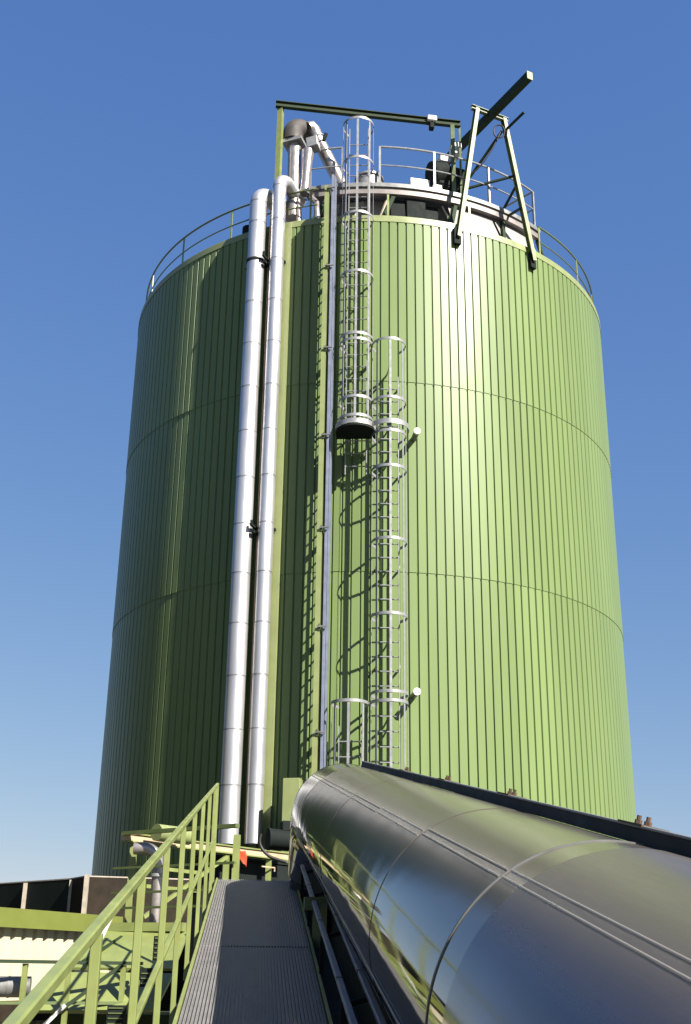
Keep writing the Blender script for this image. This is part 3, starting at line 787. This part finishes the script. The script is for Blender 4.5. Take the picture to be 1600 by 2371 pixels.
b = MB(); b.box((0.467, -3, -0.09), (0.80, YE - 0.3, -0.07)); b.build('side_cover', M['railsteel'], ww, local=True)
hrl = empty('handrail', mat=WM); tag(hrl, 'green square tube handrail along the left edge of the grating walkway', 'railing')
XH = -0.452
VL = (ZV - yw * 0)  # posts stand plumb
lv = WM.to_3x3().inverted() @ ZV
for h, w, hh, nm in ((1.04 - 0.016, 0.034, 0.032, 'top_rail'), (0.465 - 0.013, 0.030, 0.026, 'mid_rail')):
    o0 = lv * h
    b = MB(); b.beam(Vector((XH, -3, 0)) + o0, Vector((XH, YE + 0.02, 0)) + o0, w, hh, (0, 0, 1), 0.005); b.build(nm, M['green'], hrl, local=True, bevel=0)
k = -3
while True:
    s = 2.36 + 1.3 * k; k += 1
    if s > 13.4: s = 13.44
    p = Vector((XH + 0.002, s * KL, 0))
    b = MB(); b.beam(p + lv * (-0.14), p + lv * 1.006, 0.032, 0.036, (0, 1, 0), 0.003); po = b.build('post', M['green'], hrl, local=True)
    b = MB(); b.box((XH + 0.020, s * KL - 0.05, -0.14), (XH + 0.027, s * KL + 0.05, -0.02)); b.build('base_plate', M['green'], po, local=True)
    if s > 13.4: break

# cable tray at the foot of the tube
cw = empty('cable_tray', mat=WM); tag(cw, 'twin dark cable rails on brackets in the shade between walkway and tube', 'cable tray')
for xx, zz, gaps in ((0.485, 0.27, 99), (0.60, 0.31, 3)):
    y = -1.0
    while y < 12.4:
        L = 2.0
        b = MB(); b.beam((xx, y, zz), (xx, min(12.6, y + L - 0.05), zz), 0.035, 0.03, (0, 0, 1), 0.004); b.build('rail', M['bluegrey'], cw, local=True); y += L
for y in (0.5, 2.5, 4.5, 6.5, 8.5, 10.5, 12.2):
    b = MB(); b.beam((0.47, y, 0.24), (0.63, y, 0.285), 0.04, 0.025); b.beam((0.475, y, 0.0), (0.475, y, 0.25), 0.03, 0.03); b.build('bracket', M['black'], cw, local=True)

# dark drive unit with hose at the head of the walkway
du = empty('drive_unit', WM @ Vector((0.35, 13.9, 0.2))); tag(du, 'black drive unit with a looping hose at the head of the walkway', 'motor')
c = Vector((-0.93, 13.95, 6.44))
b = MB(); b.tube([c, c + Vector((0.40, 0.1, -0.02))], 0.12, 20)
b.build('motor_body', M['black'], du, smooth=40)
b = MB(); b.tube([c + Vector((-0.03, -0.01, 0.0)), c + Vector((-0.002, 0, 0))], 0.128, 20); b.build('fan_cover', M['black'], du, smooth=40)
b = MB(); b.beam(c + Vector((0.12, 0.04, 0.15)), c + Vector((0.28, 0.08, 0.15)), 0.14, 0.12); b.build('terminal_box', M['black'], du, bevel=0.01)
b = MB(); b.beam(c + Vector((0.42, 0.1, 0.25)), c + Vector((0.42, 0.1, -0.7)), 0.3, 0.35); b.build('gearbox', M['black'], du, bevel=0.03)
pts = []
for i in range(17):
    u = i / 16; pts.append(c + Vector((-0.10 - 0.05 * sin(pi * u) + 0.30 * u * u, -0.06, 0.05 - 0.36 * u + 0.16 * max(0, u - 0.7))))
b = MB(); b.tube(pts, 0.018, 8); b.build('hose', M['rubber'], du, smooth=50)

# ------------------------------------------------------------------ pipe rack at the tank foot
K = Vector((-3.2, 17.0, 6.76)); Rr = Vector((-1.05, 19.79, 6.76)); Bk = Vector((-1.5, 15.9, 6.76))
pk = empty('pipe_rack', (K.x, K.y, 0)); tag(pk, 'rust stained green pipe rack carrying the feet of the silver pipes', 'rack')
b = MB(); b.beam(K, Rr, 0.12, 0.085); b.build('front_beam', M['rustbeam'], pk)
dr_ = (Rr - K).normalized(); sdx = dr_.cross(ZV)
for zz in (0.055, -0.055):
    b = MB(); b.beam(K + ZV * zz + sdx * 0.01, Rr + ZV * zz + sdx * 0.01, 0.15, 0.02); b.build('beam_flange', M['green'], pk)
b = MB(); b.beam(K + ZV * 0.05, Bk + ZV * 0.05, 0.09, 0.05); b.build('side_beam', M['midgreen'], pk)
for q, z0 in ((K + Vector((0.12, 0.15, 0)), 0), (K.lerp(Rr, 0.60), 0), (K.lerp(Rr, 0.88), 0), (Bk, 0)):
    b = MB(); b.beam(Vector((q.x, q.y, z0)), q - ZV * 0.07, 0.09, 0.09); b.build('post', M['green'], pk)
for zz in (6.33, 6.0, 5.8):
    b = MB(); b.beam(Vector((K.x - 0.1, K.y - 0.05, zz)), Vector((-1.5, 15.8, zz)), 0.04, 0.03); b.build('cross_rail', M['midgreen'], pk)
for zz in (6.38, 6.12):
    b = MB(); b.beam(Vector((K.x + 0.3, K.y + 0.3, zz)), Vector((-2.3, 18.2, zz)), 0.05, 0.05); b.build('cross_rail', M['green'], pk)
b = MB(); b.beam(Vector((-2.9, 17.3, 5.7)), Vector((-1.9, 18.6, 6.65)), 0.05, 0.05); b.build('brace', M['green'], pk)
b = MB(); b.tube([Vector((-2.75, 17.0, 6.83)), Vector((-2.35, 17.5, 6.83))], 0.12, 12); b.build('cover_cap', M['trim'], pk, smooth=40)
bk0 = K.lerp(Rr, 0.52) - sdx * 0.35; bk1 = K.lerp(Rr, 1.25) - sdx * 0.35
pb = MB(); pb.beam(Vector((bk0.x, bk0.y, 3.3)), Vector((bk1.x, bk1.y, 3.3)), 0.25, 6.7); pb.beam(Vector((bk0.x, bk0.y, 6.68)), Vector((bk1.x, bk1.y, 6.68)), 0.30, 0.04)  # black block stands in for the shade and dark gear below the rack
tag(pb.build('shade_block', M['black']), 'long black block standing in for shade and dark gear under the pipe rack', 'cabinet')
b = MB(); b.beam(K.lerp(Rr, 0.80) - ZV * 0.2 + sdx * 0.1, K.lerp(Rr, 0.89) - ZV * 0.2 + sdx * 0.1, 0.02, 0.02); b.beam(K.lerp(Rr, 0.89) - ZV * 0.2 + sdx * 0.1, K.lerp(Rr, 0.89) - ZV * 0.26 + sdx * 0.1, 0.02, 0.02); b.build('bracket', M['rustbeam'], pk)
# orange sheet hanging from the rack
c = K.lerp(Rr, 0.69) - Vector((0.0, 0.14, 0.04)); 
b = MB(); b.strip([[c + dr_ * x + ZV * z + sdx * y for x, y, z in row] for row in (((-0.10, 0.02, 0.04), (0.0, 0.03, 0.03), (0.10, 0.02, 0.04)), ((-0.09, 0.05, -0.06), (0.02, 0.02, -0.06), (0.11, 0.05, -0.05)), ((0.04, 0.03, -0.15), (0.08, 0.05, -0.17), (0.12, 0.03, -0.20)))])
oc = b.build('orange_cloth', M['orange']); tag(oc, 'small orange cloth hanging from the rusty rack beam', 'cloth')
sm_ = oc.modifiers.new('thickness', 'SOLIDIFY'); sm_.thickness = 0.006
# grey elbow duct
ge = empty('elbow_duct', (-2.6, 16.8, 5.6)); tag(ge, 'small grey elbow duct turning down behind the handrail', 'duct')
e0 = Vector((-3.03, 16.9, 6.60)); pts = [e0, e0 + Vector((0.14, 0, 0))]
for k in range(1, 8):
    th = pi / 2 * k / 7; pts.append(e0 + Vector((0.14 + 0.22 * sin(th), 0, -0.22 * (1 - cos(th)))))
pts.append(Vector((e0.x + 0.36, 16.9, 5.4)))
b = MB(); b.tube(pts, 0.085, 16); b.build('pipe', M['pinkmetal'], ge, smooth=40)
b = MB(); b.tube([Vector((e0.x + 0.36, 16.9, 6.22)), Vector((e0.x + 0.36, 16.9, 6.26))], 0.12, 16); b.build('flange', M['galv'], ge, smooth=40)

# ------------------------------------------------------------------ dark screen fence beyond the building
sf = empty('screen_fence', (-5, 20, 0)); tag(sf, 'tall dark sheet screen fence with pale posts behind the left building', 'fence')
F0, F1, F2 = Vector((-12.9, 28.5, 0)), Vector((-6.31, 21.99, 0)), Vector((-4.72, 20.62, 0))
F3, F4 = Vector((-4.33, 20.0, 0)), Vector((-2.3, 20.6, 0))
for a, bq, z, m in ((F0, F1, 6.43, 'screen'), (F1, F2, 6.43, 'screen'), (F2, F3, 6.43, 'screenbrown'), (F3, F4, 6.43, 'screenbrown')):
    b = MB(); b.beam(Vector((a.x, a.y, z / 2)), Vector((bq.x, bq.y, z / 2)), 0.03, z); b.build('panel', M[m], sf)
    b = MB(); b.beam(Vector((a.x, a.y, z + 0.012)), Vector((bq.x, bq.y, z + 0.012)), 0.04, 0.02); b.build('top_edge', M['postbeige'], sf)
for q, z in ((F1.lerp(F2, 0.37), 6.42), (F2, 6.42), (F3 + Vector((0.0, -0.05, 0)), 6.46), (F0.lerp(F1, 0.6), 6.42)):
    b = MB(); b.beam(Vector((q.x + 0.03, q.y - 0.06, 0)), Vector((q.x + 0.03, q.y - 0.06, z)), 0.07, 0.07); b.build('post', M['postbeige'], sf)

# ------------------------------------------------------------------ unseen block, added to cut sky light and mirror dark in the tube
ph = empty('light_blocker', (-12, -4, 0)); tag(ph, 'long dark green unseen block added left of the view to cut sky light', 'building')
b = MB(); b.box((-22, -16, 0), (-8.5, 4.5, 9.4)); b.build('wall', M['blocker'], ph)
b = MB(); b.box((-36, 4.6, 0), (-14.5, 30, 17)); b.build('blocker_wing', M['blocker'], ph)
b = MB(); b.box((-22.2, -16.2, 9.4), (-8.3, 4.55, 9.7)); b.build('roof', M['galvdark'], ph)

# ------------------------------------------------------------------ service building with cream cladding
fd = Vector((0.67, 1.51, 0)).normalized(); fn = Vector((fd.y, -fd.x, 0))
S0 = Vector((-3.99, 14.0, 0)) - fd * 6; LW = 6 + 2.4
sb = empty('service_building', (S0.x, S0.y, 0)); tag(sb, 'low building with cream ribbed wall and yellow green roof edge at lower left', 'building')
b = MB(); rows = [[], []]
n = int(LW / 0.2)
for i in range(n):
    for f, o in ((0, 0), (0.55, 0), (0.65, -0.035), (0.9, -0.035)):
        q = S0 + fd * ((i + f) * 0.2) + fn * (o - 0.06)
        rows[0].append(Vector((q.x, q.y, 0))); rows[1].append(Vector((q.x, q.y, 5.5)))
b.strip(rows)
q0 = S0 - fn * 0.06; q1 = S0 + fd * LW - fn * 0.06
b.strip([[q1 + ZV * 0, q1 - fn * 8], [q1 + ZV * 5.5, q1 - fn * 8 + ZV * 5.5]])
b.build('wall', M['cream'], sb)
b = MB(); b.beam(S0 + fn * 0.02 + ZV * 5.56, S0 + fd * LW + fn * 0.02 + ZV * 5.56, 0.05, 0.20); b.beam(S0 + fn * 0.03 + ZV * 5.455, S0 + fd * LW + fn * 0.03 + ZV * 5.455, 0.05, 0.012); b.build('roof_fascia', M['olive'], sb)
b = MB(); b.add([S0 + ZV * 5.64, S0 + fd * LW + ZV * 5.64, S0 + fd * LW - fn * 8 + ZV * 5.64, S0 - fn * 8 + ZV * 5.64], [(0, 1, 2, 3)]); b.build('roof', M['galvdark'], sb)

b = MB(); b.beam(S0 + fn * 0.0 + ZV * 4.56, S0 + fd * LW + fn * 0.0 + ZV * 4.56, 0.06, 0.22); b.build('wall_board', M['screenbrown'], sb)

# steel frame and hopper in front of the building
fr = empty('support_frame', (-3.5, 13.5, 0)); tag(fr, 'green steel frame with a long dark beam in front of the cream wall', 'frame')
H0, H1 = Vector((-5.0, 12.3, 5.085)), Vector((-2.25, 13.6, 5.075))
b = MB(); b.beam(H0, H1, 0.06, 0.035); b.build('beam', M['dkgreen'], fr)
b = MB(); b.beam(H0 - ZV * 0.40, H1 - ZV * 0.40, 0.05, 0.03); b.build('beam', M['midgreen'], fr)
for u in (0.41, 0.585, 0.735, 0.93):
    q = H0.lerp(H1, u); b = MB(); b.beam(Vector((q.x, q.y + 0.03, 0)), Vector((q.x, q.y + 0.03, q.z - 0.02)), 0.06, 0.05); b.build('post', M['green'], fr)
for u0, z0, u1, z1, m in ((0.70, 4.55, 0.93, 5.06, 'dkgreen'), (0.62, 4.3, 0.74, 4.66, 'white')):
    b = MB(); a_, c_ = H0.lerp(H1, u0), H0.lerp(H1, u1); b.beam(Vector((a_.x, a_.y - 0.06, z0)), Vector((c_.x, c_.y - 0.06, z1)), 0.035, 0.035); b.build('brace', M[m], fr)
wp = MB(); wp.tube([Vector((-4.6, 13.1, 4.83)), Vector((-3.37, 13.3, 4.83))], 0.105, 20); wp.tube([Vector((-3.60, 13.2625, 4.83)), Vector((-3.58, 13.266, 4.83))], 0.11, 20)
tag(wp.build('waste_pipe', M['galvdark'], smooth=40), 'thick grey horizontal pipe in front of the cream wall', 'pipe')

hp = empty('hopper', (-2.6, 14.6, 0)); tag(hp, 'sloping green sheet metal hopper behind the handrail posts', 'hopper')
A, B, C, D = Vector((-3.15, 15.3, 5.50)), Vector((-1.95, 15.0, 5.46)), Vector((-1.95, 13.95, 5.03)), Vector((-3.3, 14.0, 5.03))
nrm = (B - A).cross(D - A).normalized()
if nrm.z < 0: nrm = -nrm
b = MB(); b.add([A, B, C, D] + [v - nrm * 0.03 for v in (A, B, C, D)], [(0, 1, 2, 3), (7, 6, 5, 4), (0, 4, 5, 1), (1, 5, 6, 2), (2, 6, 7, 3), (3, 7, 4, 0)]); b.build('upper_slope', M['green'], hp)
A, B, C, D = Vector((-3.35, 13.95, 4.98)), Vector((-1.95, 13.9, 4.98)), Vector((-2.05, 13.4, 4.62)), Vector((-3.4, 13.35, 4.60))
b = MB(); b.add([A, B, C, D] + [v + Vector((0, 0.03, -0.03)) for v in (A, B, C, D)], [(0, 1, 2, 3), (7, 6, 5, 4), (0, 4, 5, 1), (1, 5, 6, 2), (2, 6, 7, 3), (3, 7, 4, 0)]); b.build('lower_slope', M['green'], hp)
b = MB(); b.box((-3.3, 14.0, 0), (-1.95, 15.3, 4.55)); b.build('body', M['dkgreen'], hp)
b = MB(); b.beam(Vector((-3.1, 15.25, 5.50)), Vector((-2.0, 14.95, 5.50)), 0.12, 0.10); b.build('top_lip', M['green'], hp)
b = MB(); b.beam(Vector((-2.85, 14.75, 5.60)), Vector((-2.83, 13.8, 5.17)), 0.03, 0.03); b.build('ram_rod', M['white'], hp)
for i in range(1):
    b = MB(); b.beam(Vector((-2.75 + i * 0.2, 14.95, 5.38)), Vector((-3.0 + i * 0.22, 14.05, 5.09)), 0.03, 0.03); b.build('stiffener', M['dkgreen'], hp)
for x0, x1, y0, z0, z1 in ((-2.15, -2.07, 13.62, 5.10, 5.36), (-2.24, -2.03, 13.42, 4.84, 5.03), (-2.52, -2.34, 13.2, 4.35, 4.66)):
    b = MB(); b.box((x0, y0, z0), (x1, y0 + 0.12, z1)); gr = b.build('vent_stack', M['black'], hp)
    b = MB(); zz = z0 + 0.03
    while zz < z1 - 0.02:
        b.box((x0 + 0.015, y0 - 0.012, zz), (x1 - 0.015, y0 - 0.001, zz + 0.012)); zz += 0.05
    b.build('slat', M['midgreen'], gr)
